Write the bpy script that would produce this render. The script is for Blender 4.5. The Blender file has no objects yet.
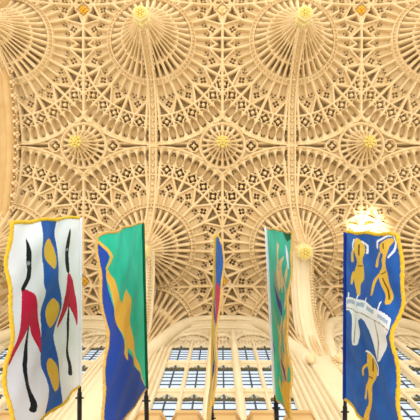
import bpy, math, random
import numpy as np
rng = np.random.default_rng(7)
random.seed(7)
PI = math.pi
sc = bpy.context.scene
COL = sc.collection
EYE = 1.6                      # eye height; every height below is measured from the eye

# ------------------------------------------------------------------ helpers
def mesh_np(name, verts, quads, mats, parent=None, smooth=True, idx=None):
    me = bpy.data.meshes.new(name)
    verts = np.asarray(verts, dtype=np.float32).copy()
    quads = np.asarray(quads, dtype=np.int32)
    k = quads.shape[1]
    me.vertices.add(len(verts)); me.vertices.foreach_set('co', verts.ravel())
    me.loops.add(quads.size); me.loops.foreach_set('vertex_index', quads.ravel())
    me.polygons.add(len(quads))
    me.polygons.foreach_set('loop_start', np.arange(0, quads.size, k, dtype=np.int32))
    me.polygons.foreach_set('loop_total', np.full(len(quads), k, dtype=np.int32))
    for m in (mats if isinstance(mats, (list, tuple)) else [mats]):
        me.materials.append(m)
    if idx is not None:
        me.polygons.foreach_set('material_index', np.asarray(idx, dtype=np.int32))
    me.polygons.foreach_set('use_smooth', np.full(len(quads), bool(smooth)))
    me.update(calc_edges=True); me.validate()
    return link(name, me, parent)

def link(name, me, parent=None):
    o = bpy.data.objects.new(name, me); COL.objects.link(o)
    if parent is not None: o.parent = parent
    return o

class MB:
    """collects pieces, links them as ONE mesh object"""
    def __init__(self): self.v = []; self.f = []; self.mi = []
    def add(self, v, f, mi=0):
        n = len(self.v); self.v += [tuple(p) for p in v]
        self.f += [tuple(i + n for i in q) for q in f]; self.mi += [mi] * len(f)
    def box(self, x0, x1, y0, y1, z0, z1, mi=0, ch=0.0):
        v = [(x, y, z) for z in (z0, z1) for y in (y0, y1) for x in (x0, x1)]
        self.add(v, [(0, 2, 3, 1), (4, 5, 7, 6), (0, 1, 5, 4), (2, 6, 7, 3), (0, 4, 6, 2), (1, 3, 7, 5)], mi)
    def prism(self, prof, z0, z1, mi=0):
        n = len(prof)
        v = [(x, y, z0) for x, y in prof] + [(x, y, z1) for x, y in prof]
        self.add(v, [(i, (i + 1) % n, n + (i + 1) % n, n + i) for i in range(n)] + [tuple(range(n))[::-1], tuple(range(n, 2 * n))], mi)
    def tube(self, pts, r, seg=8, mi=0):
        pts = [np.array(p, float) for p in pts]; n = len(pts)
        rs = r if hasattr(r, '__len__') else [r] * n
        V = []; up = np.array([0.13, 0.21, 0.97])
        for i, p in enumerate(pts):
            t = pts[min(i + 1, n - 1)] - pts[max(i - 1, 0)]; t /= np.linalg.norm(t) + 1e-9
            a = np.cross(t, up); 
            if np.linalg.norm(a) < 1e-3: a = np.cross(t, (1, 0, 0))
            a /= np.linalg.norm(a); b = np.cross(t, a)
            for k in range(seg):
                an = 2 * PI * k / seg
                V.append(p + rs[i] * (math.cos(an) * a + math.sin(an) * b))
        F = [(i * seg + k, i * seg + (k + 1) % seg, (i + 1) * seg + (k + 1) % seg, (i + 1) * seg + k) for i in range(n - 1) for k in range(seg)]
        F += [tuple(range(seg))[::-1], tuple(range((n - 1) * seg, n * seg))]
        self.add(V, F, mi)
    def lathe(self, prof, seg=24, c=(0, 0, 0), mi=0, lobes=0, amp=0.0, rot=0.0):
        V = []; n = len(prof)
        for r, z in prof:
            for k in range(seg):
                a = 2 * PI * k / seg + rot
                q = r * (1 + (amp * math.cos(lobes * a) if lobes else 0))
                V.append((c[0] + q * math.cos(a), c[1] + q * math.sin(a), c[2] + z))
        F = [(i * seg + k, i * seg + (k + 1) % seg, (i + 1) * seg + (k + 1) % seg, (i + 1) * seg + k) for i in range(n - 1) for k in range(seg)]
        F += [tuple(range(seg))[::-1], tuple(range((n - 1) * seg, n * seg))]
        self.add(V, F, mi)
    def ball(self, c, r, sx=1, sy=1, sz=1, seg=8, mi=0):
        V = []; F = []; nr = 5
        for i in range(nr + 1):
            ph = PI * (i + .001) / (nr + .002)
            for k in range(seg):
                a = 2 * PI * k / seg
                V.append((c[0] + r * sx * math.sin(ph) * math.cos(a), c[1] + r * sy * math.sin(ph) * math.sin(a), c[2] + r * sz * math.cos(ph)))
        for i in range(nr):
            for k in range(seg):
                F.append((i * seg + k, (i + 1) * seg + k, (i + 1) * seg + (k + 1) % seg, i * seg + (k + 1) % seg))
        self.add(V, F, mi)
    def build(self, name, mats, parent=None, smooth=False):
        me = bpy.data.meshes.new(name)
        me.from_pydata([tuple(map(float, p)) for p in self.v], [], self.f)
        for m in (mats if isinstance(mats, (list, tuple)) else [mats]): me.materials.append(m)
        me.polygons.foreach_set('material_index', self.mi)
        me.polygons.foreach_set('use_smooth', [smooth] * len(self.f))
        me.update()
        return link(name, me, parent)

def thing(name, label, cat, loc=(0, 0, 0), group=None):
    o = link(name, None); o.location = (loc[0], loc[1], loc[2])
    tag(o, label, cat, group); return o
def tag(o, label, cat, group=None):
    o['label'] = label; o['category'] = cat
    if group: o['group'] = group
    return o
def struct(o):
    o['kind'] = 'structure'; return o
def copy_thing(r, loc, label=None):
    c = r.copy(); COL.objects.link(c); c.location = loc
    if label: c['label'] = label
    for ch in list(r.children):
        d = ch.copy(); COL.objects.link(d); d.parent = c
        for g in list(ch.children):
            e = g.copy(); COL.objects.link(e); e.parent = d
    return c

# ------------------------------------------------------------------ materials
def lin(c):
    return tuple(((x / 255) / 12.92 if x / 255 <= .04045 else ((x / 255 + .055) / 1.055) ** 2.4) for x in c)
def mat(name, rgb, rough=.8, metal=0., var=.12, scale=6., bump=0., bscale=40., rgb2=None, spec=.3):
    m = bpy.data.materials.new(name); m.use_nodes = True
    nt = m.node_tree; b = nt.nodes['Principled BSDF']
    b.inputs['Roughness'].default_value = rough; b.inputs['Metallic'].default_value = metal
    b.inputs['Specular IOR Level'].default_value = spec
    c = lin(rgb); tc = nt.nodes.new('ShaderNodeTexCoord')
    nz = nt.nodes.new('ShaderNodeTexNoise'); nz.inputs['Scale'].default_value = scale; nz.inputs['Detail'].default_value = 6
    nt.links.new(tc.outputs['Object'], nz.inputs['Vector'])
    rp = nt.nodes.new('ShaderNodeValToRGB')
    c2 = lin(rgb2) if rgb2 else tuple(x * (1 - var) for x in c)
    rp.color_ramp.elements[0].position = .3; rp.color_ramp.elements[1].position = .7
    rp.color_ramp.elements[0].color = (*c2, 1); rp.color_ramp.elements[1].color = (*c, 1)
    nt.links.new(nz.outputs['Fac'], rp.inputs['Fac']); nt.links.new(rp.outputs['Color'], b.inputs['Base Color'])
    if bump:
        n2 = nt.nodes.new('ShaderNodeTexNoise'); n2.inputs['Scale'].default_value = bscale
        nt.links.new(tc.outputs['Object'], n2.inputs['Vector'])
        bp = nt.nodes.new('ShaderNodeBump'); bp.inputs['Strength'].default_value = bump; bp.inputs['Distance'].default_value = .02
        nt.links.new(n2.outputs['Fac'], bp.inputs['Height']); nt.links.new(bp.outputs['Normal'], b.inputs['Normal'])
    return m

STONE = mat('vault_stone', (229, 201, 154), .85, var=.1, scale=2.2, bump=.15, bscale=30, rgb2=(219, 187, 134))
STONE_W = mat('wall_stone', (233, 213, 176), .85, var=.08, scale=1.5, bump=.1, bscale=25, rgb2=(225, 203, 160))
STONE_T = mat('arch_stone_dim', (206, 170, 114), .85, var=.1, scale=1.5, bump=.1, rgb2=(192, 152, 94))  # dimmer light on the plain arch is put into this darker colour
BOSS = mat('boss_stone', (226, 206, 150), .7, var=.1, scale=9, rgb2=(214, 186, 112))
GILT = mat('gilded_stone', (234, 206, 112), .5, .1, var=.2, scale=14)
GILT_D = mat('gilded_boss', (226, 172, 46), .4, .35, var=.25, scale=14)
LEAD = mat('window_lead', (72, 84, 92), .6, .2)
BRASS_D = mat('head_lead', (104, 92, 56), .6, .1, var=.4, scale=12)
POLE = mat('pole_black', (24, 22, 24), .35, .3)
def cloth_mat(name, rgb, rgb2=None, rough=.65):
    m = mat(name, rgb, rough, var=.08, scale=5, bump=.12, bscale=220, rgb2=rgb2, spec=.12)
    b = m.node_tree.nodes['Principled BSDF']
    return m
CL = dict(white=cloth_mat('cloth_white', (240, 240, 246)), blue=cloth_mat('cloth_blue', (42, 102, 186), (28, 76, 158)),
          navy=cloth_mat('cloth_navy', (30, 72, 168)), red=cloth_mat('cloth_red', (206, 26, 70), (190, 20, 60)),
          gold=cloth_mat('cloth_gold', (232, 188, 76), (220, 172, 56)), black=cloth_mat('cloth_black', (22, 24, 34)),
          grey=cloth_mat('cloth_grey', (150, 160, 172)), green=cloth_mat('cloth_green', (46, 198, 162), (28, 176, 140)),
          brown=cloth_mat('cloth_brown', (120, 84, 30)), paleblue=cloth_mat('cloth_paleblue', (170, 186, 208)),
          tan=cloth_mat('cloth_tan', (170, 160, 140)), pale=cloth_mat('cloth_pale', (232, 206, 140)),
          violet=cloth_mat('cloth_violet', (70, 66, 160)), dkgreen=cloth_mat('cloth_dark_green', (12, 92, 58)),
          deepblue=cloth_mat('cloth_deep_blue', (20, 54, 150), (14, 42, 128)), teal=cloth_mat('cloth_teal', (74, 190, 156), (54, 174, 138)),
          pink=cloth_mat('cloth_pink', (206, 60, 96)))
FRINGE = mat('fringe_gold', (246, 198, 40), .6, .0, var=.3, scale=60, bump=.6, bscale=160)

FRINGE_D = mat('fringe_old_gold', (224, 180, 92), .6, .0, var=.3, scale=60, bump=.6, bscale=160)

def glass_mat():
    m = bpy.data.materials.new('window_glass'); m.use_nodes = True; nt = m.node_tree
    nt.nodes.remove(nt.nodes['Principled BSDF']); out = nt.nodes['Material Output']
    t = nt.nodes.new('ShaderNodeBsdfTransparent'); t.inputs['Color'].default_value = (.74, .79, .86, 1)
    g = nt.nodes.new('ShaderNodeBsdfGlossy'); g.inputs['Roughness'].default_value = .15
    mx = nt.nodes.new('ShaderNodeMixShader'); mx.inputs['Fac'].default_value = .06
    nt.links.new(t.outputs[0], mx.inputs[1]); nt.links.new(g.outputs[0], mx.inputs[2]); nt.links.new(mx.outputs[0], out.inputs['Surface'])
    return m
GLASS = glass_mat()

# ------------------------------------------------------------------ the vault, in plan
S = .03264                     # metres per unit of the tracery drawing
BAY = 4.6; X0 = -2.22          # transverse arches stand at X0 + k*BAY
YN, YS, MID = -5.61, 1.08, -2.265
WS, WN = 3.70, -8.23           # the side walls
ROWS = [WN, YN, YS, WS]
CROWN = 16.1; RING = 1.34; REACH = 3.345; CR = .74
def prof(r):
    return CROWN - 2.6 * np.clip(1 - r / REACH, 0, 1) ** 3.66
def rib(d, hw, h):
    return h * np.sqrt(np.clip(1 - (d / hw) ** 2, 0, 1))
def up(R, h):
    return np.where(h > 0, np.maximum(R, h), R)
def sm(d, e):                  # 1 inside (d<0), 0 outside, edge e
    return np.clip(.5 - d / e, 0, 1)
def seg_d(px, py, ax, ay, bx, by):
    dx, dy = bx - ax, by - ay
    t = np.clip(((px - ax) * dx + (py - ay) * dy) / (dx * dx + dy * dy), 0, 1)
    return np.hypot(px - ax - t * dx, py - ay - t * dy)

def fan_relief(rho, a):
    """proudness (+, towards the floor) and pits (-) of a fan outside its ring; rho in drawing units, a the angle from the arch line"""
    st = PI / 18
    u = a / st; u = u - np.round(u)                        # small cells, 10 degrees
    w = u * st * rho; half = .5 * st * rho
    e = half - np.abs(w)                                   # distance to the nearest spoke
    v = (a - 1.5 * st) / (2 * st); v = v - np.round(v)     # wide cells, 20 degrees, centred on the minor spokes
    W = np.abs(v) * 2 * st * rho; HW = st * rho
    em = HW - W                                            # distance to the major spoke
    z1 = (rho > 43) & (rho < 60); z2 = (rho >= 56) & (rho < 72.5); zi = rho < 72.5
    # panels beside the ring, separated by major and minor spokes
    minor = np.where(rho < 57.5, W, 99)
    R = rib(em, 1.75, 3.1)
    R = np.maximum(R, np.where(zi, rib(minor, 1.3, 2.5), rib(e, 1.35, 2.7)))
    R = np.maximum(R, rib(rho - 72.8, 1.25, 2.7))
    R = np.maximum(R, rib(rho - 102, 1.7, 3.4))
    # raking ribs from the major spokes to the circle, over the minor spoke
    dz = seg_d(rho, W, 57.2, st * 57.2, 72.8, 1.3)
    R = np.where(zi, np.maximum(R, rib(dz, 1.35, 2.8)), R)
    over = W > (72.8 - rho) / (72.8 - 57.2) * (st * 57.2 - 1.3) + 1.3   # outside the raking ribs: dark triangles
    pit = np.where((rho < 57.5), -2.8 * sm(1.6 - np.minimum(W, em), .8), -1.0)
    pit = np.where(z2 & over & (rho > 58.5), -6.5 * sm(1.5 - np.minimum(np.minimum(dz, em), 72.6 - rho), 1.0), pit)
    for (pr, pw, pd) in ((56.6, .5, 1.15), (54.0, .31, .95), (54.0, .69, .95)):
        pit = np.minimum(pit, -7 * sm(np.hypot(rho - pr, W - pw * st * rho) - pd, .7))
    for (pr, pw) in ((59.9, 0), (64.3, 0), (62.1, 2.2)):
        pit = np.minimum(pit, -8 * sm(np.hypot(rho - pr, W - pw) - 1.2, .7))
    R = np.where(zi & (R < .35), pit, R)
    dd = np.where(zi, np.minimum(np.abs(np.hypot(rho - 56.0, W - .5 * st * rho) - 3.1), 99), 99)
    R = np.where(zi & (rho > 54.5) & (rho < 59.3) & ~over, up(R, np.where(R > -2, rib(dd, .6, 1.3), 0)), R)
    # four-leaved openings
    z3 = (rho >= 72.8) & (rho < 85.5)
    q = np.hypot(rho - 79.4, w); ph = np.arctan2(w, rho - 79.4)
    lobe = 3.5 * (1 + .24 * np.cos(4 * ph))
    R = np.where(z3, np.maximum(R, rib(q - lobe - 1.5, .9, 2.2)), R)
    open_ = sm(np.abs(q - lobe + .75) - .72 - .25 * np.cos(4 * ph), .5)
    R = np.where(z3 & (open_ > 0.02), -9 * open_, R)
    R = np.where(z3 & (q < 2.0), rib(q, 2.0, 1.8), R)
    R = np.where(z3 & (R < .25) & (q > lobe + 2), -2.0, R)
    # pairs of leaf-shaped lancets against the outer circle
    z4 = (rho >= 83.5) & (rho < 101.5)
    lw = np.abs(w) - .25 * st * rho
    t = np.clip((rho - 84.2) / 16.6, 0, 1)
    wid = (.25 * st * rho - .35) * np.clip(np.sin(PI * t ** .85), 0, 1) ** .62
    leaf = wid - np.abs(lw)
    ins = z4 & (leaf > 0) & (q > lobe + 2.3)
    R = np.where(z4 & (q > lobe + 2.4), np.where(ins, -4.6 * np.clip(leaf / 1.5, 0, 1), np.maximum(R, 1.7)), R)
    dk = np.minimum(np.hypot(rho - 98.0, lw) - .85, np.minimum(np.hypot(rho - 95.6, lw - 1.5), np.hypot(rho - 95.6, lw + 1.5)) - .8)
    R = np.where(z4 & (sm(dk, .5) > .05), -8 * sm(dk, .5), R)
    R = np.maximum(R, np.where(rho > 98, rib(rho - 102, 1.7, 3.4), -99))
    R = np.where(rho > 103.6, -1.2, R)
    return R

def bay_relief(x, y):
    """x from the arch line of this bay 0..BAY, y absolute; returns height and relief in metres"""
    c = .5 * BAY
    xa = np.minimum(x, BAY - x)                            # distance to the nearest arch line
    best = None
    for yc in ROWS:
        r = np.hypot(xa, y - yc)
        best = r if best is None else np.minimum(best, r)
    r = best
    ny = np.stack([np.abs(y - yc) for yc in ROWS]); k = np.argmin(ny, 0)
    yc = np.array(ROWS)[k]
    th = np.arctan2(xa, np.abs(y - yc))
    H = prof(r)
    rho = r / S
    R = fan_relief(rho, th)
    X = (x - c) / S; Y = (y - MID) / S; XA = xa / S; YA = np.abs(Y)
    # ridge between neighbouring fans
    R = up(R, np.where(rho < 101, rib(X, 1.6, 3.2), 0))
    # ridges between pendant fans and wall fans
    for ym in (.5 * (YS + WS), .5 * (YN + WN)):
        d = np.abs(y - ym) / S
        R = np.where((d < 1.5) & (rho > 43.5), np.maximum(R, rib(d, 1.5, 2.6)), R)
    # middle ridge of the nave: pointed slots, small roundels, central circle
    out = (rho > 103.2) & (np.abs(y - MID) < 2.2)
    R = np.where(out, -1.0, R)
    gap = XA ** 2 / 204.
    slot = np.maximum(np.abs(YA) - .8 * np.clip((XA - 4) / 14, .25, 1.25), np.maximum(6 - XA, XA - 33.5))
    R = np.where(np.abs(y - MID) < .35, np.where(sm(slot, .6) > .03, -8 * sm(slot, .6), R), R)
    R = np.where((np.abs(y - MID) < .6) & (XA < 36), up(R, rib(YA - 1.9 - .8 * np.clip((XA - 4) / 14, 0, 1), .8, 2.0)), R)
    q = np.hypot(XA - 41.3, Y); ph = np.arctan2(Y, XA - 41.3)
    zone = (q < 7.6)
    lobe = 3.7 * (1 + .22 * np.cos(4 * ph)); op = sm(np.abs(q - lobe + .55) - .85, .5)
    R2 = np.maximum(rib(q - 6.2, 1.1, 2.6), np.where(q < 1.8, 1.4, -1.0)); R2 = np.where(op > .02, -9 * op, R2)
    R = np.where(zone & out | (zone & (q < 6.6)), np.maximum(R2, np.where(q > 6.6, R, -99)), R)
    qc = np.hypot(X, Y)
    R = np.where(qc < 24.2, np.maximum(np.where(qc > 20, rib(qc - 22.7, 1.5, 3.0), -1), np.where((qc > 24) , R, -1)), R)
    # little pierced spandrels around the central circle
    for (sx, sy) in ((12.5, 25.5), (25.5, 13.5), (20.5, 20.5)):
        d = np.hypot(np.abs(X) - sx, YA - sy)
        R = np.where(out & (d < 1.6), -5 * sm(d - 1.1, .6), R)
    # around the small bosses on the ridge
    for yb in (.5 * (YS + WS) - .16, .5 * (YN + WN) + .16):
        dy = (y - yb) / S
        dm = np.abs(X) + np.abs(dy)
        R = np.where(dm < 9.5, np.maximum(rib(dm - 8.3, 1.2, 2.4), np.where(dm < 7.2, -4.5, R)), R)
    return H, np.where(R > 0, R * 1.15, R * 1.3) * S, r, np.hypot(x - c, y - MID)

def make_bay():
    step = .0125
    nx = int(round(BAY / step)) + 1; y0, y1 = WN, WS; ny = int(round((y1 - y0) / step)) + 1
    gx, gy = np.meshgrid(np.linspace(0, BAY, nx), np.linspace(y0, y1, ny))
    H, R, r, rc = bay_relief(gx, gy)
    Z = H - R
    V = np.stack([gx, gy, Z + EYE], -1).reshape(-1, 3)
    i = np.arange(nx * ny).reshape(ny, nx)
    Q = np.stack([i[:-1, :-1], i[1:, :-1], i[1:, 1:], i[:-1, 1:]], -1).reshape(-1, 4)
    keep = ((r > RING - .03) & (rc > CR - .05)).reshape(-1)
    Q = Q[keep[Q].all(1)]
    used = np.unique(Q); re = np.full(len(V), -1, dtype=np.int64); re[used] = np.arange(len(used))
    return V[used], re[Q]

# ------------------------------------------------------------------ ceiling: one mesh per bay
bv, bq = make_bay()
first = struct(mesh_np('ceiling', bv, bq, STONE)); first.location = (X0, 0, 0)
for k in (-1, 1, 2):
    o = first.copy(); COL.objects.link(o); o.location = (X0 + k * BAY, 0, 0)

# ------------------------------------------------------------------ pendants
def polar(r0, r1, nr, N, per, zfun, relief, a0=0., a1=2 * PI):
    full = abs(a1 - a0 - 2 * PI) < 1e-6
    na = N * per + (0 if full else 1) if full else int(round((a1 - a0) / (2 * PI) * N * per)) + 1
    rr = r0 + (r1 - r0) * np.linspace(0, 1, nr)
    aa = a0 + (a1 - a0) * np.arange(na) / (na if full else na - 1)
    A, Rr = np.meshgrid(aa, rr)
    z = zfun(Rr); e = 1e-3
    s = (zfun(Rr + e) - zfun(Rr - e)) / (2 * e)
    h = relief(Rr, A)
    nrm = np.sqrt(1 + s * s)
    q = Rr + h * s / nrm; z = z - h / nrm
    V = np.stack([q * np.cos(A), q * np.sin(A), z], -1).reshape(-1, 3)
    i = np.arange(nr * na).reshape(nr, na)
    if full: i = np.concatenate([i, i[:, :1]], 1)
    Q = np.stack([i[:-1, :-1], i[1:, :-1], i[1:, 1:], i[:-1, 1:]], -1).reshape(-1, 4)
    return V, Q

def cone_relief(r, a, N=36, R0=RING):
    st = 2 * PI / N
    f = np.abs((a - PI / 2 + PI / 2) % PI - PI / 2) if False else np.arctan2(np.abs(np.cos(a)), np.abs(np.sin(a)))
    t = r / R0
    if N == 36:
        u = f / st; u = u - np.round(u)
        v = (f - 1.5 * st) / (2 * st); v = np.abs(v - np.round(v))     # 0 on the minor spoke, .5 on the major
    else:
        u = a / st - .5; u = u - np.round(u)
        v = (a / (2 * st)); v = np.abs(v - np.round(v))
    fe = .5 - np.abs(u)
    major = .5 - v
    h = rib(major, .17, .1) * np.clip(t * 1.4, .3, 1)
    h = np.maximum(h, np.where(t > .27, rib(fe, .24, .085) * np.clip((t - .27) * 5, 0, 1), 0))
    h = np.maximum(h, rib(t - .66, .022, .04)) - .02
    def slot(cc, a_, b_, dep, fw):
        m = np.clip((t - a_) / (b_ - a_), 0, 1)
        wid = fw * np.clip(np.sin(PI * np.clip(m, .001, .999)), 0, 1) ** .4
        return np.where((t > a_) & (t < b_) & (cc < wid), dep, 0)
    d = slot(np.abs(u), .69, .93, .40, .25) + slot(np.abs(u), .40, .635, .24, .22) + slot(v, .2, .36, .08, .2)
    return np.where(d > 0, -d, h)

def ring_mesh(R0, zc, hw, hz, beads, seg=360):
    prof_ = []
    for k in range(13):
        v = -1 + 2 * k / 12.
        prof_.append(v)
    V = []; A = np.arange(seg) * 2 * PI / seg
    for v in prof_:
        prow = hz * (.35 + .65 * max(0, math.cos((abs(v) - .72) / .28 * PI / 2)) if abs(v) > .44 else .2)
        if abs(v) > .99: prow = -.12
        bump = np.zeros(seg)
        if abs(v) < .4: bump = hz * .75 * np.clip(np.cos(A * beads), 0, 1) ** .6 * (1 - (v / .45) ** 2)
        V.append(np.stack([(R0 + hw * v) * np.cos(A), (R0 + hw * v) * np.sin(A), zc + .73 * hw * v - prow - bump], -1))
    V = np.concatenate(V); n = len(prof_)
    i = np.arange(n * seg).reshape(n, seg); i = np.concatenate([i, i[:, :1]], 1)
    Q = np.stack([i[:-1, :-1], i[1:, :-1], i[1:, 1:], i[:-1, 1:]], -1).reshape(-1, 4)
    return V, Q

TIPZ = prof(.2)
def big_pendant(label):
    t = thing('fan_pendant', label, 'pendant', (0, 0, EYE), 'great fan pendants of the vault')
    V, Q = polar(.16, RING + .01, 84, 36, 12, prof, lambda r, a: cone_relief(r, a)); mesh_np('fan_cone', V, Q, STONE, t)
    V, Q = ring_mesh(RING + .02, prof(RING) - .02, .085, .14, 72, 720); mesh_np('ring_moulding', V, Q, STONE, t)
    b = MB(); z = float(TIPZ)
    b.lathe([(.10, z + .12), (.235, z + .06), (.245, z - .02), (.19, z - .06), (.20, z - .13), (.27, z - .2), (.275, z - .27), (.2, z - .31), (.205, z - .4), (.235, z - .46), (.235, z - .52), (.17, z - .55)], 6, rot=PI / 6)
    for k in range(12):
        a = k * PI / 6
        b.ball((.25 * math.cos(a), .25 * math.sin(a), z - .235), .026, seg=6)
        b.ball((.215 * math.cos(a + .26), .215 * math.sin(a + .26), z - .02), .025, seg=6)
    o = b.build('boss', BOSS, t)
    g = MB()
    g.lathe([(.165, z - .545), (.175, z - .575), (.13, z - .58), (.12, z - .56)], 6, rot=PI / 6)
    for k in range(6):
        a = k * PI / 3 + PI / 6
        g.ball((.082 * math.cos(a), .082 * math.sin(a), z - .565), .042, sz=.8, seg=8)
    g.ball((0, 0, z - .57), .05, sz=.9)
    g.build('rosette', GILT, o, True)
    return t
PW = [(-2.22, YN, 'great fan pendant with cream boss near the top edge, above the green and blue banner'),
      (2.38, YN, 'great fan pendant with cream boss near the top edge, right of the vault centre'),
      (-6.82, YN, 'great fan pendant cut by the top left corner, against the broad plain arch'),
      (6.98, YN, 'great fan pendant cut off at the right edge near the top corner'),
      (-2.22, YS, 'great fan pendant whose gilded hexagon boss shows just right of the green banner'),
      (2.38, YS, 'great fan pendant with gilded hexagon boss between the teal banner and the bridge banner'),
      (6.98, YS, 'great fan pendant cut off at the right edge beside the bridge banner'),
      (-6.82, YS, 'great fan pendant mostly hidden behind the white banner with red and black figures')]
p0 = big_pendant(PW[0][2])
for i, (x, y, lb) in enumerate(PW):
    if i == 0: p0.location = (x, y, EYE)
    else: copy_thing(p0, (x, y, EYE), lb)

def small_pendant(label):
    t = thing('central_pendant', label, 'pendant', (0, 0, EYE), 'small pendants along the middle of the vault')
    zf = lambda r: CROWN - 1.15 * np.clip(1 - r / .80, 0, 1) ** 2.3
    V, Q = polar(.07, CR + .01, 50, 20, 14, zf, lambda r, a: cone_relief(r, a, 20, CR) * .75); mesh_np('fan_cone', V, Q, STONE, t)
    V, Q = ring_mesh(CR, CROWN - .03, .055, .05, 44, 352); mesh_np('ring_moulding', V, Q, STONE, t)
    z = float(zf(.08)); b = MB()
    b.lathe([(.06, z + .1), (.13, z + .03), (.14, z - .04), (.09, z - .08)], 12)
    o = b.build('boss', BOSS, t); g = MB()
    for ring, rr, sz in ((8, .15, .062), (6, .08, .05)):
        for k in range(ring):
            a = 2 * PI * k / ring
            g.ball((rr * math.cos(a), rr * math.sin(a), z - .1 - (.04 if ring == 6 else 0)), sz, sz=.8)
    g.ball((0, 0, z - .17), .05)
    g.build('flower', GILT, o, True)
    return t
SP = [(-4.52, 'small central pendant with yellow flower boss, above the green and blue banner, left of centre'),
      (.08, 'small central pendant with yellow flower boss in the middle of the vault'),
      (4.68, 'small central pendant with yellow flower boss high above the bridge banner')]
s0 = small_pendant(SP[0][1])
for i, (x, lb) in enumerate(SP):
    if i == 0: s0.location = (x, MID, EYE)
    else: copy_thing(s0, (x, MID, EYE), lb)

# ------------------------------------------------------------------ little gilded bosses on the ridge
def lozenge(label, m):
    b = MB(); z = CROWN
    b.lathe([(.10, .06), (.17, .0), (.16, -.05), (.10, -.07)], 4, rot=0)
    for k in range(4):
        a = k * PI / 2 + PI / 4
        b.ball((.085 * math.cos(a), .085 * math.sin(a), -.06), .055, sz=.7)
    b.ball((0, 0, -.09), .045)
    o = b.build('ridge_boss', m); tag(o, label, 'boss', 'gilded bosses on the vault ridges'); return o
yb1 = .5 * (YS + WS) - .16; yb0 = .5 * (YN + WN) + .16
for x, y, lb, m in ((-4.52, yb1, 'gilded ridge boss between the white banner and the green and blue banner', GILT_D),
                    (.08, yb1, 'gilded ridge boss beside the narrow edge-on banner', GILT_D),
                    (-4.52, yb0, 'gilded ridge boss at the top edge, left of centre', GILT_D),
                    (.08, yb0, 'pale ridge boss at the top edge between the two upper great pendants', BOSS),
                    (4.68, yb0, 'gilded ridge boss at the top edge, right of the upper right great pendant', GILT_D)):
    lozenge(lb, m).location = (x, y, CROWN + EYE - .02)

# ------------------------------------------------------------------ fans springing from the side walls
def spr_z(r):
    t = np.clip(RING - r, 0, None)
    return prof(np.maximum(r, RING)) - .73 * t - 3.5 * t ** 2.2
def springer():
    V, Q = polar(.34, RING + .02, 90, 36, 12, spr_z, lambda r, a: cone_relief(r, a), PI, 2 * PI)
    o = mesh_np('trim_2', V, Q, STONE); struct(o)
    V, Q = ring_mesh(RING + .02, float(prof(RING)) - .02, .085, .14, 72, 720)
    keep = (V[:, 1] < .02); Q = Q[keep[Q].all(1)]
    used = np.unique(Q); re = np.full(len(V), -1); re[used] = np.arange(len(used))
    mesh_np('ring_moulding', V[used], re[Q], STONE, o)
    return o
ARCH_X = [X0 + k * BAY for k in (-1, 0, 1, 2)]
sp0 = springer()
for i, x in enumerate(ARCH_X):
    o = sp0 if i == 0 else sp0.copy()
    if i:
        COL.objects.link(o)
        d = sp0.children[0].copy(); COL.objects.link(d); d.parent = o
    o.location = (x, WS, EYE)

# ------------------------------------------------------------------ transverse arches
def sweep(name, path, section, m, parent=None, smooth=False):
    """section: list of (dx, dn) closed; path: list of (y, z); dn measured along the path normal (downwards)"""
    n = len(path); P = np.array(path, float); V = []
    for i in range(n):
        t = P[min(i + 1, n - 1)] - P[max(i - 1, 0)]; t /= np.linalg.norm(t)
        nn = np.array([t[1], -t[0]])
        for dx, dn in section:
            q = P[i] + nn * dn; V.append((dx, q[0], q[1]))
    k = len(section)
    mb = MB(); mb.add(V, [(i * k + j, i * k + (j + 1) % k, (i + 1) * k + (j + 1) % k, (i + 1) * k + j) for i in range(n - 1) for j in range(k)] + [tuple(range(k))[::-1], tuple(range((n - 1) * k, n * k))])
    return mb.build(name, m, parent, smooth)

def strip(x):
    """ribs of the arch from pendant to pendant, lying on the vault"""
    ys = np.linspace(YN + .2, YS - .2, 120)
    r = np.minimum(ys - YN, YS - ys); zz = prof(r) + EYE
    path = list(zip(ys, zz))
    o = struct(sweep('trim_1', path, [(-.145, -.1), (-.145, .06), (-.125, .13), (-.085, .14), (-.065, .07), (-.04, .05), (.04, .05), (.065, .07), (.085, .14), (.125, .13), (.145, .06), (.145, -.1)], STONE))
    b = MB(); L = 0
    for i in range(1, len(ys)):
        L += math.hypot(ys[i] - ys[i - 1], zz[i] - zz[i - 1])
        if L > .165:
            L = 0; b.ball((0, ys[i], zz[i] - .085), .05, sz=.8, seg=6)
            for s in (-1, 1): b.ball((s * .155, ys[i] + .08, zz[i] - .06), .028, seg=6)
    b.build('bead_row', STONE, o, True)
    o.location.x = x; return o
for x in ARCH_X: strip(x)

AP = [(1.12, 13.95), (1.6, 14.02), (2.1, 13.92), (2.6, 13.68), (3.0, 13.35), (3.3, 12.85), (3.5, 12.2), (3.58, 11.5), (3.62, 10.7), (3.64, 9.8), (3.64, 8.5), (3.64, 7.0)]
def smooth_path(p, n):
    p = np.array(p); t = np.linspace(0, len(p) - 1, n); out = []
    for q in t:
        i = min(int(q), len(p) - 2); f = q - i
        a, b = p[max(i - 1, 0)], p[i]; c, d = p[i + 1], p[min(i + 2, len(p) - 1)]
        out.append(.5 * ((2 * b) + (-a + c) * f + (2 * a - 5 * b + 4 * c - d) * f * f + (-a + 3 * b - 3 * c + d) * f ** 3))
    return out
def arch_section(w):
    s = []
    # left face mouldings down to the soffit and up the right face
    half = [(w, -.30), (w, -.17), (w * .97, -.15), (w * 1.06, -.12), (w * 1.06, -.07), (w * .86, -.04), (w * .8, 0), (w * .9, .03), (w * .9, .08), (w * .66, .1), (w * .58, .14), (w * .66, .18), (w * .6, .22), (w * .35, .2), (w * .3, .17)]
    return [(-a, b) for a, b in half] + [(a, b) for a, b in half[::-1]]
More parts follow.
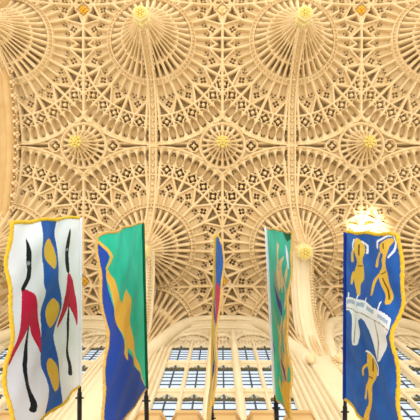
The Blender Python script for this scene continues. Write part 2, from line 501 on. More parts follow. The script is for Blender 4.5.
def lower_arch(x):
    path = [(p[0], p[1] + EYE) for p in smooth_path(AP, 60)]
    o = struct(sweep('trim_3', path, arch_section(.30), STONE_W))
    # cusped lace hanging along the two soffit edges
    b = MB()
    for i in range(2, 48):
        y, z = path[i]
        t = np.array(path[i + 1]) - np.array(path[i - 1]); t /= np.linalg.norm(t); n = np.array([t[1], -t[0]])
        for s in (1,):
            for (dn, r, dx) in ((.24, .045, .2), (.30, .03, .2), (.2, .03, .27), (.24, .03, .27)):
                q = np.array([y, z]) + n * dn
                b.ball((s * dx, q[0], q[1]), r, seg=6)
    b.build('cusping', STONE, o, True)
    # pierced spandrel between the arch and the vault
    V = []; m = 40
    p = np.array(path)
    mb = MB()
    for i in range(m - 1):
        (ya, za), (yb, zb) = path[i], path[i + 1]
        f = lambda yy: min(float(prof(abs(yy - YS))), float(spr_z(np.array(max(.34, WS - yy)))) if WS - yy < RING else 99) + EYE + .08
        ta, tb = f(ya), f(yb)
        if ta > za and tb > zb:
            mb.add([(-.1, ya, za), (.1, ya, za), (.1, ya, ta), (-.1, ya, ta), (-.1, yb, zb), (.1, yb, zb), (.1, yb, tb), (-.1, yb, tb)],
                   [(0, 4, 7, 3), (1, 2, 6, 5)])
        if i % 4 == 2 and ta - za > .3:
            mb.tube([(0, ya, za), (0, ya, ta)], .15, 6)
    mb.build('spandrel', STONE, o)
    o.location.x = x
    return o
for x in ARCH_X: lower_arch(x)

# the broad plain arch that closes the west end of the nave vault
def plain_arch():
    ys = np.linspace(WN, WS, 90); path = []
    for y in ys:
        d = abs(y - MID)
        z = 15.76 - .75 * (d / 3.345) ** 1.6 if d < 3.345 else 15.01 - 1.9 * ((d - 3.345) / 2.6) ** 1.5
        path.append((y, z + EYE))
    x1 = -6.71
    sec = [(-1.5, -1.2), (-1.5, .02), (-.62, .02), (-.58, .06), (-.5, .06), (-.46, 0), (-.24, -.02), (-.2, .04), (-.12, .06), (-.06, .04), (0, -.03), (0, -1.2)]
    o = struct(sweep('trim_4', path, sec, STONE_T)); o.location.x = x1
    b = MB()
    L = 0
    for i in range(1, 89):
        y, z = path[i]
        if i % 3 == 0:
            for (dx, dy, dz, r) in ((.05, 0, 0, .07), (.12, .06, .02, .045), (.12, -.06, .02, .045), (.17, 0, .04, .035), (.09, .1, .04, .035)):
                b.ball((dx, y + dy, z + dz), r, seg=6)
        elif i % 3 == 1:
            b.ball((.03, y + .06, z + .05), .04, seg=6)
    b.build('crocket_row', STONE, o, True)
plain_arch()

# ------------------------------------------------------------------ south wall, its piers and windows
def eye(z): return z + EYE
BC = [X0 + (k + .5) * BAY for k in (-1, 0, 1, 2)]      # bay centres
LIGHTS = [(-1.42, -.93), (-.83, -.40), (-.24, .24), (.40, .83), (.93, 1.42)]
ROWZ = [(12.22, 13.72, .34), (10.30, 11.95, .32), (7.9, 10.02, .32)]
def wall_bay(cx):
    b = MB(); y0, y1 = WS + .02, WS + .09
    b.box(-2.3, -1.42, y0, y1, eye(7), eye(16.6)); b.box(1.42, 2.3, y0, y1, eye(7), eye(16.6))
    for i in range(4):
        b.box(LIGHTS[i][1], LIGHTS[i + 1][0], y0, y1, eye(7), eye(14))
    b.box(-1.42, 1.42, y0, y1, eye(13.72), eye(16.6))
    for a, c in LIGHTS:
        b.box(a, c, y0, y1, eye(11.95), eye(12.22)); b.box(a, c, y0, y1, eye(10.02), eye(10.30)); b.box(a, c, y0, y1, eye(7), eye(7.9))
    b.box(-2.3, 2.3, y0, y1, 0, eye(7))
    o = b.build('wall_south', STONE_W); o.location.x = cx; struct(o)
    return o
def window(cx, n):
    w = MB(); yf = WS - .1
    # stone frame: jambs, mullions, arched heads, transoms
    for i, (a, c) in enumerate(LIGHTS):
        mid = .5 * (a + c); hw = .5 * (c - a)
        for z0, z1, hh in ROWZ:
            for s in (-1, 1):
                pts = []
                for k in range(9):
                    t = k / 8
                    px = hw * (1 - t ** 1.7); pz = z1 - hh + hh * t ** .75
                    pts.append((mid + s * px, pz))
                ycoords = (WS + .03, WS + .085)
                V = [(x, y, eye(z)) for y in ycoords for x, z in [(mid + s * hw, z1 + .01)] + pts + [(mid, z1 + .01)]]
                m = len(pts) + 2
                w.add(V, [tuple(range(m)), tuple(range(m, 2 * m))[::-1]] + [(j, (j + 1) % m, m + (j + 1) % m, m + j) for j in range(m)])
    for i in range(4):
        x = .5 * (LIGHTS[i][1] + LIGHTS[i + 1][0]); big = i in (1, 2)
        r = .075 if big else .035
        top = 15.05 if big else 14.1
        w.tube([(x, WS - (.06 if big else -.0), eye(7.2)), (x, WS - (.06 if big else -.0), eye(top))], r, 8)
        if big:
            w.box(x - .09, x + .09, WS - .03, WS + .1, eye(7.2), eye(top))
    # sub-arches over the pairs and panel tracery of the lunette
    for a, c in ((-1.46, -.32), (-.32, .32), (.32, 1.46)):
        pts = []; m = .5 * (a + c); hw = .5 * (c - a)
        for k in range(17):
            t = -1 + k / 8
            pts.append((m + hw * t, WS - .04, eye(13.8 + (.98 if hw > .4 else .8) * (1 - abs(t) ** 2.1) ** .62)))
        w.tube(pts, .05, 8)
        for k in range(-2, 3):
            x = m + hw * k / 3.
            zt = 13.8 + (.98 if hw > .4 else .8) * (1 - abs(k / 3.) ** 2.1) ** .62
            w.tube([(x, WS, eye(13.75)), (x, WS, eye(zt))], .022, 6)
            if k < 2:
                w.tube([(x, WS, eye(13.78)), (x + hw / 6, WS, eye(14.1)), (x + hw / 3, WS, eye(13.78))], .02, 6)
                w.tube([(x, WS, eye(14.3)), (x + hw / 6, WS, eye(14.05)), (x + hw / 3, WS, eye(14.3))], .018, 6)
    for k in range(-7, 8):
        x = k * .2
        w.tube([(x, WS, eye(14.7)), (x, WS, eye(15.6))], .02, 6)
    for zt in (12.09, 10.16):
        w.box(-1.44, 1.44, WS - .015, WS + .03, eye(zt - .1), eye(zt + .1))
        for a, c in LIGHTS:
            for k in range(3):
                w.ball((a + (c - a) * (k + .5) / 3, WS - .01, eye(zt)), .045, seg=6)
    o = w.build('window_%d' % n, STONE_W); struct(o); o.location.x = cx
    for a, c in LIGHTS:
        for z0, z1, hh in ROWZ:
            g = MB(); g.box(a - .02, c + .02, WS + .06, WS + .07, eye(z0 - .02), eye(z1)); g.build('glass_pane', GLASS, o)
            l = MB(); y = WS + .045; nb = 6
            for k in range(nb):
                z = z0 + (z1 - hh * .8 - z0) * (k + .4) / nb
                l.box(a, c, y - .006, y + .006, eye(z - .02), eye(z + .02))
            m = .5 * (a + c)
            l.box(m - .018, m + .018, y - .012, y + .012, eye(z0), eye(z1))
            l.build('leading', LEAD, o)
            hd = MB(); zb = z1 - hh
            hd.tube([(a, y, eye(zb + .02)), (m, y, eye(zb + .05)), (c, y, eye(zb + .02))], .025, 6)
            for k in range(5):
                xx = a + (c - a) * (k + .5) / 5
                zz = zb + hh * (.35 + .25 * (1 - abs(k - 2) / 2))
                hd.tube([(xx, y, eye(zb)), (xx + .03, y, eye(zz))], .017, 5)
                hd.ball((xx, y, eye(zb + .12)), .045, sy=.4, seg=6)
            hd.build('head_tracery', BRASS_D, o)
    return o
for i, cx in enumerate(BC):
    wall_bay(cx); window(cx, i + 1)

# wall ribs: the two moulded orders that follow the vault along the wall
def wall_rib(cx):
    xs = np.linspace(-2.06, 2.06, 80)
    for nm, y, off, rr in (('trim_5', WS - .2, .12, .19), ('trim_6', WS - .03, .50, .1)):
        pts = []; pts2 = []; pts3 = []
        for x in xs:
            r = math.hypot(2.3 - abs(x), .22)
            z = min(float(spr_z(np.array(r))), 15.95) - off
            pts.append((x, y, eye(z))); pts2.append((x, y - rr * .55, eye(z - rr * .85))); pts3.append((x, y + rr * .5, eye(z - rr * 1.1)))
        b = MB(); b.tube(pts, rr, 12); b.tube(pts2, rr * .28, 8); b.tube(pts3, rr * .35, 8)
        o = b.build(nm, STONE_W, None, True); o.location.x = cx; struct(o)
for cx in BC: wall_rib(cx)

# piers: bundles of shafts
def pier(x):
    prof_ = []
    n = 7
    base = [(.9, WS + .1), (.9, WS - .02)]
    pts = base
    for k in range(n):
        t = k / (n - 1)
        px = .86 - .56 * t; py = WS - .03 - .3 * t
        rr = .05 if k % 2 == 0 else .025
        for a in range(5):
            an = -.2 + (PI * .5 + .5) * a / 4
            pts = pts + [(px - .0 + rr * math.cos(an) * .9, py - rr * math.sin(an))]
        pts = pts + [(px - .05, py - .005)]
    prof_ = pts + [(-a, b) for a, b in pts[::-1]]
    b = MB(); b.prism(prof_, 0, eye(13.3))
    o = b.build('pillar', STONE_W); o.location.x = x; struct(o)
    c = MB()
    for s in (-1, 1):
        c.lathe([(.03, -.2), (.07, -.12), (.09, 0), (.13, .05), (.13, .1), (.05, .12)], 8, c=(s * .33, 3.28, eye(10.9)))
    c.build('corbel', STONE, o)
for x in ARCH_X: pier(x)

# battlemented cornice under the windows
def cornice(cx):
    b = MB()
    b.box(-1.5, 1.5, WS - .42, WS + .02, eye(6.5), eye(7.5))
    for k in range(5):
        x = -1.2 + .6 * k
        V = [(x - .26, -.5), (x + .26, -.5)]
        prof_ = [(x - .25, WS - .36), (x - .16, WS - .5), (x + .16, WS - .5), (x + .25, WS - .36), (x + .25, WS - .02), (x - .25, WS - .02)]
        b.prism(prof_, eye(6.6), eye(7.78))
        prof2 = [(x - .28, WS - .36), (x - .18, WS - .54), (x + .18, WS - .54), (x + .28, WS - .36), (x + .28, WS - .02), (x - .28, WS - .02)]
        b.prism(prof2, eye(7.7), eye(7.8))
    o = b.build('trim_7', STONE_T); o.location.x = cx; struct(o)
for cx in BC: cornice(cx)
EMBLEMS = {
1: [
  ('blue',[(0.009,0.955),(0.08,0.965),(0.123,0.973),(0.183,0.99),(0.23,0.987),(0.311,0.961),(0.355,0.956),(0.406,0.969),(0.439,0.978),(0.489,0.991),(0.521,0.981),(0.569,0.937),(0.611,0.928),(0.686,0.946),(0.741,0.948),(0.829,0.938),(0.887,0.941),(0.971,0.961),(1.022,0.971),(1.091,0.98),(1.147,0.971),(1.246,0.934),(1.329,0.924),(1.478,0.932),(1.556,0.934),(1.64,0.934),(1.691,0.872),(1.761,0.671),(1.726,0.6),(1.55,0.6),(1.45,0.598),(1.328,0.594),(1.256,0.594),(1.161,0.598),(1.092,0.606),(0.977,0.624),(0.906,0.62),(0.803,0.589),(0.733,0.582),(0.628,0.595),(0.568,0.609),(0.495,0.636),(0.446,0.641),(0.372,0.63),(0.322,0.621),(0.248,0.605),(0.201,0.605),(0.138,0.621),(0.087,0.619),(0.0,0.597),(-0.026,0.668),(-0.017,0.885)]),
  ('gold',[(0.16,0.806),(0.173,0.859),(0.186,0.888),(0.213,0.919),(0.24,0.926),(0.292,0.914),(0.324,0.895),(0.366,0.85),(0.386,0.822),(0.405,0.785),(0.406,0.758),(0.388,0.717),(0.37,0.694),(0.332,0.67),(0.3,0.664),(0.241,0.674),(0.211,0.689),(0.178,0.725),(0.165,0.747),(0.158,0.777)]),
  ('gold',[(0.648,0.757),(0.676,0.816),(0.7,0.842),(0.744,0.863),(0.776,0.863),(0.828,0.842),(0.856,0.82),(0.887,0.774),(0.892,0.741),(0.873,0.687),(0.851,0.657),(0.805,0.625),(0.772,0.618),(0.722,0.629),(0.692,0.654),(0.652,0.716)]),
  ('gold',[(1.136,0.777),(1.151,0.828),(1.169,0.854),(1.211,0.881),(1.248,0.883),(1.32,0.864),(1.359,0.839),(1.405,0.779),(1.419,0.741),(1.415,0.687),(1.403,0.657),(1.37,0.625),(1.331,0.622),(1.246,0.644),(1.201,0.674),(1.149,0.738)]),
  ('red',[(0.492,1.32),(0.523,1.31),(0.552,1.313),(0.605,1.332),(0.663,1.358),(0.78,1.413),(0.837,1.441),(0.893,1.472),(0.937,1.484),(1.015,1.488),(1.014,1.466),(0.931,1.395),(0.883,1.342),(0.824,1.254),(0.798,1.214),(0.782,1.183),(0.798,1.158),(0.865,1.115),(0.925,1.075),(1.04,0.995),(1.047,0.964),(0.951,0.952),(0.886,0.956),(0.788,0.98),(0.729,1.007),(0.651,1.064),(0.61,1.09),(0.566,1.112),(0.541,1.144),(0.509,1.217),(0.495,1.258),(0.485,1.307)]),
  ('black',[(0.14,1.289),(0.193,1.292),(0.226,1.291),(0.27,1.285),(0.299,1.275),(0.34,1.253),(0.364,1.245),(0.396,1.244),(0.416,1.253),(0.442,1.28),(0.46,1.298),(0.487,1.324),(0.5,1.322),(0.51,1.291),(0.505,1.27),(0.479,1.237),(0.46,1.215),(0.431,1.181),(0.408,1.169),(0.369,1.168),(0.342,1.174),(0.3,1.192),(0.271,1.203),(0.226,1.217),(0.193,1.232),(0.14,1.263),(0.122,1.276),(0.122,1.285)]),
  ('black',[(0.799,1.219),(0.85,1.229),(0.889,1.24),(0.954,1.262),(0.995,1.279),(1.053,1.309),(1.094,1.313),(1.157,1.295),(1.205,1.275),(1.284,1.232),(1.323,1.216),(1.362,1.209),(1.381,1.217),(1.399,1.245),(1.415,1.236),(1.443,1.178),(1.444,1.15),(1.416,1.127),(1.391,1.124),(1.342,1.142),(1.298,1.165),(1.216,1.216),(1.169,1.239),(1.109,1.256),(1.07,1.252),(1.012,1.222),(0.97,1.207),(0.902,1.19),(0.861,1.184),(0.808,1.181),(0.788,1.188),(0.784,1.209)]),
  ('red',[(0.495,0.362),(0.562,0.426),(0.608,0.468),(0.677,0.529),(0.75,0.554),(0.9,0.57),(0.93,0.55),(0.872,0.473),(0.836,0.426),(0.788,0.362),(0.791,0.318),(0.849,0.251),(0.898,0.197),(0.99,0.1),(0.969,0.072),(0.812,0.089),(0.726,0.115),(0.626,0.178),(0.569,0.228),(0.496,0.313)]),
  ('black',[(0.122,0.332),(0.179,0.369),(0.212,0.384),(0.254,0.391),(0.291,0.388),(0.36,0.373),(0.404,0.37),(0.466,0.376),(0.488,0.363),(0.493,0.318),(0.474,0.298),(0.41,0.284),(0.366,0.281),(0.296,0.285),(0.259,0.286),(0.217,0.287),(0.184,0.289),(0.125,0.293),(0.105,0.3),(0.104,0.315)]),
  ('black',[(0.807,0.355),(0.939,0.381),(1.023,0.382),(1.144,0.358),(1.21,0.343),(1.288,0.322),(1.329,0.327),(1.371,0.363),(1.393,0.351),(1.414,0.275),(1.403,0.248),(1.349,0.244),(1.303,0.253),(1.222,0.283),(1.154,0.301),(1.033,0.326),(0.948,0.329),(0.813,0.313),(0.767,0.315),(0.763,0.338)]),
  ('grey',[(0.308,1.276),(0.321,1.246),(0.322,1.228),(0.312,1.203),(0.304,1.206),(0.29,1.236),(0.289,1.254),(0.3,1.278)]),
  ('grey',[(0.29,0.367),(0.297,0.336),(0.296,0.318),(0.284,0.297),(0.278,0.3),(0.271,0.332),(0.272,0.349),(0.284,0.37)])],
2: [
  ('navy',[(0.01,1.765),(0.052,1.599),(0.114,1.507),(0.182,1.45),(0.254,1.526),(0.373,1.421),(0.524,1.385),(0.697,1.236),(0.918,1.089),(1.002,0.953),(1.276,0.467),(1.496,0.088),(1.541,-0.031),(2.082,-0.257),(1.392,1.938)]),
  ('gold',[(0.252,1.512),(0.287,1.409),(0.363,1.249),(0.46,1.186),(0.611,0.96),(0.51,0.853),(0.605,0.72),(0.796,0.644),(1.011,0.571),(1.258,0.371),(1.508,0.072),(1.286,0.438),(1.011,0.835),(0.994,0.905),(1.077,0.964),(0.963,1.095),(0.944,1.009),(0.829,1.118),(0.697,1.236),(0.537,1.346),(0.412,1.364),(0.317,1.468)]),
  ('gold',[(0.043,1.641),(0.125,1.509),(0.182,1.424),(0.221,1.464),(0.257,1.533),(0.269,1.479),(0.233,1.393),(0.184,1.348),(0.12,1.455),(0.038,1.602)])],
5: [
  ('gold',[(0.043,0.365),(0.044,0.41),(0.054,0.445),(0.081,0.505),(0.104,0.529),(0.144,0.543),(0.173,0.535),(0.22,0.494),(0.247,0.486),(0.278,0.504),(0.309,0.505),(0.372,0.49),(0.4,0.47),(0.42,0.427),(0.435,0.409),(0.456,0.401),(0.478,0.411),(0.52,0.448),(0.537,0.446),(0.546,0.406),(0.532,0.369),(0.479,0.298),(0.446,0.268),(0.4,0.247),(0.37,0.246),(0.325,0.264),(0.294,0.287),(0.248,0.338),(0.218,0.344),(0.177,0.309),(0.151,0.303),(0.114,0.321),(0.09,0.331),(0.054,0.345)]),
  ('gold',[(0.148,0.253),(0.179,0.199),(0.207,0.178),(0.257,0.169),(0.273,0.181),(0.27,0.227),(0.253,0.244),(0.205,0.252),(0.179,0.268),(0.151,0.309),(0.141,0.312),(0.138,0.281)]),
  ('gold',[(0.375,0.196),(0.449,0.169),(0.472,0.173),(0.469,0.214),(0.443,0.236),(0.371,0.263),(0.348,0.259),(0.35,0.219)]),
  ('white',[(0.059,0.302),(0.108,0.258),(0.119,0.253),(0.155,0.262),(0.159,0.267),(0.157,0.296),(0.152,0.299),(0.118,0.296),(0.108,0.3),(0.06,0.338),(0.054,0.339),(0.053,0.311)]),
  ('white',[(0.076,0.472),(0.111,0.557),(0.122,0.566),(0.175,0.556),(0.181,0.559),(0.179,0.594),(0.172,0.6),(0.116,0.608),(0.105,0.598),(0.069,0.501),(0.065,0.486),(0.07,0.464)]),
  ('gold',[(0.066,0.933),(0.046,1.016),(0.037,1.077),(0.031,1.174),(0.034,1.205),(0.05,1.205),(0.062,1.189),(0.084,1.139),(0.103,1.115),(0.141,1.095),(0.165,1.082),(0.199,1.064),(0.22,1.061),(0.25,1.068),(0.269,1.077),(0.296,1.096),(0.318,1.103),(0.357,1.104),(0.388,1.119),(0.442,1.163),(0.472,1.172),(0.511,1.155),(0.526,1.136),(0.531,1.093),(0.519,1.073),(0.478,1.06),(0.451,1.038),(0.412,0.984),(0.388,0.951),(0.356,0.907),(0.337,0.888),(0.309,0.876),(0.289,0.89),(0.254,0.944),(0.234,0.957),(0.206,0.943),(0.189,0.951),(0.168,0.991),(0.155,0.984),(0.137,0.926),(0.119,0.906),(0.085,0.905)]),
  ('gold',[(0.145,0.868),(0.181,0.8),(0.209,0.773),(0.255,0.762),(0.27,0.771),(0.267,0.812),(0.252,0.828),(0.209,0.837),(0.184,0.86),(0.152,0.918),(0.14,0.927),(0.135,0.899)]),
  ('gold',[(0.316,0.854),(0.351,0.811),(0.39,0.792),(0.47,0.781),(0.495,0.789),(0.491,0.822),(0.464,0.838),(0.386,0.851),(0.349,0.869),(0.317,0.908),(0.306,0.911),(0.305,0.879)]),
  ('white',[(0.105,0.866),(0.063,0.881),(0.055,0.9),(0.029,1.031),(0.025,1.062),(0.02,1.177),(0.023,1.195),(0.054,1.229),(0.064,1.229),(0.113,1.192),(0.125,1.178),(0.174,1.104),(0.181,1.097),(0.185,1.122),(0.179,1.135),(0.13,1.217),(0.117,1.233),(0.062,1.275),(0.05,1.274),(0.007,1.224),(0.003,1.2),(0.008,1.057),(0.013,1.019),(0.045,0.866),(0.055,0.844),(0.105,0.823),(0.111,0.825),(0.111,0.86)]),
  ('brown',[(0.292,0.33),(0.283,0.48),(0.272,0.483),(0.281,0.334)]),
  ('brown',[(0.315,0.921),(0.29,1.073),(0.281,1.069),(0.306,0.916)]),
  ('brown',[(0.34,0.952),(0.418,1.062),(0.495,1.106),(0.489,1.131),(0.412,1.087),(0.333,0.977)]),
  ('brown',[(0.072,0.966),(0.117,0.989),(0.113,1.015),(0.068,0.992)]),
  ('brown',[(0.097,0.414),(0.193,0.402),(0.191,0.438),(0.095,0.45)]),
  ('white',[(0.608,0.017),(0.573,0.354),(0.569,0.426),(0.565,0.678),(0.566,0.733),(0.573,0.926),(0.577,0.981),(0.604,1.222),(0.614,1.253),(0.663,1.276),(0.673,1.277),(0.707,1.255),(0.718,1.24),(0.77,1.139),(0.797,1.11),(0.958,0.978),(0.981,0.951),(1.0,0.878),(0.99,0.863),(0.891,0.822),(0.868,0.813),(0.784,0.781),(0.768,0.77),(0.726,0.718),(0.719,0.704),(0.711,0.641),(0.714,0.622),(0.743,0.535),(0.755,0.521),(0.82,0.5),(0.841,0.49),(0.949,0.435),(0.966,0.415),(0.989,0.304),(0.975,0.287),(0.838,0.257),(0.813,0.25),(0.754,0.222),(0.743,0.208),(0.72,0.127),(0.718,0.103),(0.728,-0.011),(0.717,-0.025),(0.624,-0.028)]),
  ('white',[(0.565,0.073),(0.626,0.061),(0.633,0.063),(0.629,0.095),(0.621,0.101),(0.561,0.113),(0.554,0.11),(0.557,0.078)]),
  ('white',[(0.542,0.382),(0.6,0.371),(0.607,0.374),(0.603,0.401),(0.595,0.406),(0.538,0.416),(0.532,0.414),(0.535,0.387)]),
  ('white',[(0.545,0.638),(0.599,0.629),(0.606,0.631),(0.602,0.655),(0.595,0.659),(0.541,0.668),(0.534,0.666),(0.537,0.642)]),
  ('white',[(0.525,1.0),(0.575,0.993),(0.581,0.994),(0.578,1.014),(0.572,1.018),(0.521,1.025),(0.515,1.023),(0.518,1.004)]),
  ('paleblue',[(0.626,0.044),(0.592,0.357),(0.627,0.358),(0.663,0.045)]),
  ('paleblue',[(0.592,0.417),(0.585,0.656),(0.619,0.657),(0.626,0.418)]),
  ('paleblue',[(0.59,0.708),(0.588,0.915),(0.619,0.916),(0.622,0.709)]),
  ('paleblue',[(0.609,1.016),(0.63,1.221),(0.656,1.222),(0.636,1.017)]),
  ('tan',[(0.71,0.006),(0.681,0.428),(0.67,0.875),(0.692,1.255),(0.683,1.267),(0.66,0.889),(0.67,0.441),(0.7,0.015)]),
  ('tan',[(0.674,0.918),(0.86,0.898),(0.983,0.878),(0.977,0.905),(0.854,0.924),(0.67,0.939)]),
  ('tan',[(0.71,0.33),(0.964,0.338),(0.958,0.366),(0.705,0.359)]),
  ('gold',[(0.99,0.619),(0.982,0.675),(0.991,0.714),(1.025,0.776),(1.044,0.809),(1.069,0.846),(1.09,0.854),(1.133,0.841),(1.16,0.827),(1.202,0.799),(1.23,0.8),(1.269,0.83),(1.296,0.841),(1.339,0.841),(1.374,0.819),(1.437,0.753),(1.471,0.73),(1.508,0.73),(1.527,0.709),(1.549,0.646),(1.534,0.63),(1.469,0.646),(1.432,0.668),(1.387,0.714),(1.356,0.725),(1.307,0.708),(1.29,0.681),(1.289,0.617),(1.271,0.617),(1.218,0.679),(1.189,0.694),(1.154,0.677),(1.133,0.661),(1.107,0.628),(1.077,0.614),(1.014,0.604)]),
  ('gold',[(1.097,0.589),(1.147,0.501),(1.175,0.469),(1.21,0.463),(1.219,0.475),(1.208,0.519),(1.195,0.535),(1.165,0.54),(1.141,0.568),(1.099,0.645),(1.084,0.659),(1.082,0.628)]),
  ('gold',[(1.299,0.58),(1.373,0.568),(1.394,0.577),(1.383,0.618),(1.354,0.638),(1.279,0.653),(1.258,0.644),(1.27,0.599)]),
  ('white',[(0.998,0.584),(1.0,0.713),(1.005,0.744),(1.046,0.856),(1.058,0.868),(1.111,0.852),(1.117,0.854),(1.111,0.88),(1.103,0.885),(1.046,0.904),(1.033,0.892),(0.99,0.776),(0.984,0.745),(0.981,0.612),(0.982,0.592),(0.996,0.57)]),
  ('brown',[(1.182,0.666),(1.17,0.769),(1.157,0.782),(1.169,0.68)]),
  ('brown',[(1.027,0.705),(1.118,0.733),(1.109,0.764),(1.018,0.736)])]}

# ------------------------------------------------------------------ banners hung from level staffs
ZP = 4.5
def inside(px, py, poly):
    r = np.zeros(px.shape, bool); n = len(poly)
    for i in range(n):
        x1, y1 = poly[i]; x2, y2 = poly[(i + 1) % n]
        c = ((y1 > py) != (y2 > py)) & (px < (x2 - x1) * (py - y1) / ((y2 - y1) if y2 != y1 else 1e-9) + x1)
        r ^= c
    return r
def on_path(px, py, pts):
    r = np.zeros(px.shape, bool)
    for (ax, ay, aw), (bx, by, bw) in zip(pts[:-1], pts[1:]):
        dx, dy = bx - ax, by - ay
        t = np.clip(((px - ax) * dx + (py - ay) * dy) / (dx * dx + dy * dy + 1e-12), 0, 1)
        r |= np.hypot(px - ax - t * dx, py - ay - t * dy) < aw + (bw - aw) * t
    return r
def banner(label, base, emblems, tip, end, h, taper, hem, sleeve, ripple=.015, lean=0., seed=0, pole_tail=1.0, fr=.013, fmat=None, edge=None, lead=0.):
    """tip, end: (x, y) of the hoist along the staff; hem: [(u, dx)] sideways set of the bottom hem"""
    t = thing('hanging_banner', label, 'banner', (tip[0], tip[1], eye(ZP)))
    L = math.hypot(end[0] - tip[0], end[1] - tip[1])
    NU, ND = 260, 240
    U, D = np.meshgrid(np.linspace(0, 1, NU + 1), np.linspace(0, 1, ND + 1), indexing='ij')
    hu = np.array([a for a, _ in hem]); hx = np.array([b for _, b in hem])
    fine = np.linspace(0, 1, 200); hv = np.interp(fine, hu, hx)
    ker = np.hanning(21); ker /= ker.sum(); hv = np.convolve(np.pad(hv, 10, mode='edge'), ker, mode='valid')
    def surf(U, D):
        x = (end[0] - tip[0]) * U + np.interp(U, fine, hv) * D ** 1.3 + lean * D
        x = x + ripple * np.sin(U * 11 + D * 7 + seed) * np.minimum(1, D * 3) + ripple * .6 * np.sin(U * 23 - D * 13 + seed * 2) * np.minimum(1, D * 4)
        y = (end[1] - tip[1]) * U - taper * D * U + lead * D * (1 - U)
        y = y + .006 * np.sin(D * 17 + seed)
        z = -h * D + .035 * np.sin(PI * D) * 0
        if edge is not None: z = z * (1 + np.interp(U, edge[0], edge[1]))
        return np.stack([x, y, z], -1)
    V = surf(U, D).reshape(-1, 3)
    i = np.arange((NU + 1) * (ND + 1)).reshape(NU + 1, ND + 1)
    Q = np.stack([i[:-1, :-1], i[1:, :-1], i[1:, 1:], i[:-1, 1:]], -1).reshape(-1, 4)
    cu = ((U[:-1, :-1] + U[1:, 1:]) * .5).ravel() * L; cd = ((D[:-1, :-1] + D[1:, 1:]) * .5).ravel() * h
    mats = [CL[base]]; names = [base]; idx = np.zeros(len(Q), int)
    for c, pts in emblems:
        if c not in names: names.append(c); mats.append(CL[c])
        hit = inside(cu, cd, pts) if len(pts[0]) == 2 else on_path(cu, cd, pts)
        idx[hit] = names.index(c)
    cl = mesh_np('cloth', V, Q, mats, t, True, idx)
    md = cl.modifiers.new('thickness', 'SOLIDIFY'); md.thickness = .003; md.offset = 0
    # gold fringe round the three free edges
    f = MB(); r_ = random.Random(seed)
    def edge_pts(us, ds):
        P = surf(np.array(us), np.array(ds)); return [tuple(p) for p in P]
    n = 110
    path = edge_pts([0] * n, np.linspace(0, 1, n)) + edge_pts(np.linspace(0, 1, n)[1:], [1] * (n - 1)) + edge_pts([1] * (n - 1), np.linspace(1, 0, n)[1:])
    f.tube(path, [fr * (1 + .22 * r_.uniform(-1, 1)) for _ in path], 7)
    f.build('fringe', fmat or FRINGE, t, True)
    s = MB(); s.tube(edge_pts(np.linspace(0, 1, 30), [0] * 30), .024, 10); s.build('sleeve', CL[sleeve], t, True)
    p = MB(); d = np.array([end[0] - tip[0], end[1] - tip[1], 0]) / L
    a = d * .0; b_ = d * ((WS - tip[1]) / d[1])
    p.tube([a, b_], .0165, 10)
    p.build('staff', POLE, t, True)
    k = MB(); q = d * (L + .12)
    k.tube([q - d * .05, q + d * .25], .022, 10); k.tube([q + (-.038, 0, 0), q + (.038, 0, 0)], .008, 6); k.tube([q + (0, 0, -.04), q + (0, 0, .03)], .008, 6)
    k.build('ferrule', POLE, t, True)
    return t

E1 = EMBLEMS[1]; E2 = EMBLEMS[2]; E5 = EMBLEMS[5]
banner('white banner with red and black figures either side of a blue stripe with gold ovals', 'white', E1, (-1.306, .028), (-1.306, 1.59), 1.518, .16,
       [(0, .0), (.1, .012), (.2, -.004), (.3, .024), (.4, .03), (.5, .014), (.62, -.02), (.75, -.01), (.9, .05), (1, .06)], 'white', seed=1, fr=.0135, lead=.03)
banner('green and blue banner divided by a jagged gold wave', 'green', E2, (-.725, .08), (-.688, 1.618), 1.65, .22,
       [(0, -.0), (.15, .02), (.3, .025), (.45, .025), (.6, .03), (.8, .02), (1, .01)], 'dkgreen', seed=2, fr=.0095, fmat=FRINGE_D, lead=.05)
banner('blue banner with gold figures and a white arched bridge', 'blue', E5, (1.172, .167), (1.163, 1.72), 1.331, .14,
       [(0, .004), (.12, .03), (.2, .035), (.3, .028), (.38, -.03), (.43, -.06), (.48, -.045), (.55, -.0), (.65, .01), (.8, .015), (1, .015)], 'deepblue', seed=3, fr=.0135, lead=-.03)
# narrow banner seen edge-on
B3 = [('pale', [(.5, -.1), (.62, .5), (.7, 1.6), (1.6, 1.6), (1.6, -.1)]), ('pink', [(.33, .9), (.5, 1.0), (.78, 1.2), (1.02, 1.35), (1.05, 1.6), (.3, 1.6)]),
      ('pink', [(.55, -.05), (.6, .8), (.75, .8), (.7, -.05)]), ('gold', [(.3, .2, .02), (.45, .5, .02), (.55, 1.0, .02), (.8, 1.3, .025), (1.2, 1.5, .03)]),
      ('deepblue', [(.95, -.1), (1.0, .9), (1.25, 1.0), (1.2, -.1)]), ('gold', [(1.05, -.1), (1.1, 1.6), (1.16, 1.6), (1.13, -.1)]), ('deepblue', [(1.3, -.1), (1.34, 1.6), (1.48, 1.6), (1.46, -.1)]),
      ('gold', [(1.36, .1, .02), (1.46, 1.2, .02)])]
banner('narrow banner seen edge-on, blue above with pink and gold below', 'blue', B3, (-.033, .19), (-.075, 1.78), 1.45, .12,
       [(0, .05), (.08, .07), (.2, .045), (.35, .02), (.5, .04), (.62, .035), (.75, -.02), (.9, -.035), (1, -.02)], 'gold', seed=4, fr=.006, fmat=FRINGE_D, ripple=.006)
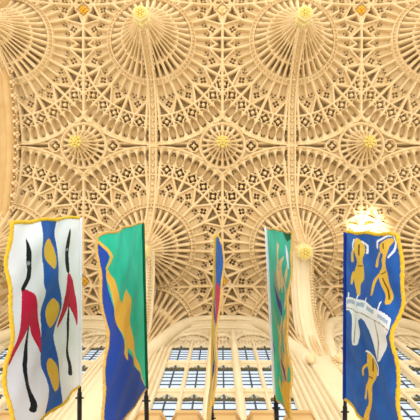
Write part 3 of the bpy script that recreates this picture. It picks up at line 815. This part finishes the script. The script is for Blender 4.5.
# teal banner with gold birds
rb = random.Random(11)
B4 = []
for k in range(30):
    u0 = rb.uniform(.2, 1.2); ln = rb.uniform(.15, .42); d0 = rb.uniform(.2, .98) if u0 > .45 else rb.uniform(.45, .98)
    ph = rb.uniform(0, 6); pts = []
    for q in range(9):
        f = q / 8
        pts.append((u0 + ln * f, d0 + .035 * math.sin(ph + f * 5) + .06 * f, .004 + rb.uniform(.022, .04) * math.sin(PI * f)))
    B4.append((rb.choice(['pale', 'pale', 'gold', 'pale', 'tan']), pts))
B4 += [('pale', [(.1, .5, .008), (.16, .62, .035), (.25, .66, .03), (.34, .55, .006)]), ('pale', [(.22, .82, .006), (.3, .74, .035), (.42, .7, .03), (.5, .62, .006)]),
       ('white', [(.12, .84, .008), (.2, .9, .03), (.3, .93, .008)]),
       ('violet', [(.46, .36), (.54, .5), (.66, .66), (.76, .58), (.68, .42)]), ('violet', [(.6, .62), (.72, .74), (.8, .68), (.72, .58)]),
       ('violet', [(1.02, .06), (1.1, .16), (1.16, .12), (1.1, .02)]), ('violet', [(1.1, .72), (1.18, .84), (1.34, .82), (1.28, .7)]),
       ('dkgreen', [(-.05, .72), (.03, .74), (.08, .9), (.03, 1.1), (-.05, 1.1)]), ('green', [(1.0, .3), (1.2, .56), (1.6, .4), (1.6, .2), (1.3, .1)]),
       ('gold', [(1.32, .62), (1.22, 1.1), (1.7, 1.1), (1.7, .5)]), ('gold', [(1.3, .85, .02), (.9, .95, .02), (.6, .97, .02)])]
banner('teal banner with gold birds and violet touches, hanging near edge-on', 'teal', B4, (.437, .13), (.516, 1.683), 1.02, .2,
       [(0, .09), (.06, .085), (.14, .05), (.3, .035), (.5, .015), (.7, .0), (.9, .0), (1, .0)], 'white', seed=5, fr=.009, fmat=FRINGE_D, ripple=.012)

# ------------------------------------------------------------------ camera and light
cd = bpy.data.cameras.new('camera'); cam = bpy.data.objects.new('camera', cd); COL.objects.link(cam)
cam.location = (0, 0, EYE); cam.rotation_euler = (PI, 0, 0)
cd.sensor_width = 36; cd.lens = 36 * 484 / 420; cd.shift_x = -10 / 420; cd.shift_y = 4 / 420
sc.camera = cam
w = bpy.data.worlds.new('world'); sc.world = w; w.use_nodes = True
bg = w.node_tree.nodes['Background']; bg.inputs['Color'].default_value = (1, .985, .945, 1); bg.inputs['Strength'].default_value = 1.68
def lamp(name, typ, loc, target, power, color, size=1., spot=None):
    l = bpy.data.lights.new(name, typ); l.energy = power; l.color = color
    if typ == 'AREA': l.size = size
    if typ == 'SPOT': l.spot_size = spot; l.spot_blend = 1.0; l.shadow_soft_size = .15
    o = bpy.data.objects.new(name, l); COL.objects.link(o); o.location = loc
    import mathutils
    o.rotation_euler = (mathutils.Vector(target) - mathutils.Vector(loc)).to_track_quat('-Z', 'Y').to_euler()
    return o
lamp('north_raking_fill', 'AREA', (0, -16, 9), (0, 0, 17), 150, (1, .92, .8), 5.0)  # added area lamp raking the ribs, standing in for unseen north windows
lamp('added_low_fill', 'AREA', (.5, -9.5, 4.0), (0, 0, 17), 120, (1, .9, .74), .8)  # added warm fill from below, out of view; no fitting stands here
lamp('vault_spot', 'SPOT', (4.6, 2.6, 9.5), (4.85, .52, 17.6), 20000, (1, .95, .85), spot=math.radians(11))
sc.cycles.diffuse_bounces = 2
sc.view_settings.view_transform = 'Standard'; sc.view_settings.look = 'None'
sc.view_settings.exposure = 0.1; sc.view_settings.gamma = 1; sc.view_settings.use_curve_mapping = False
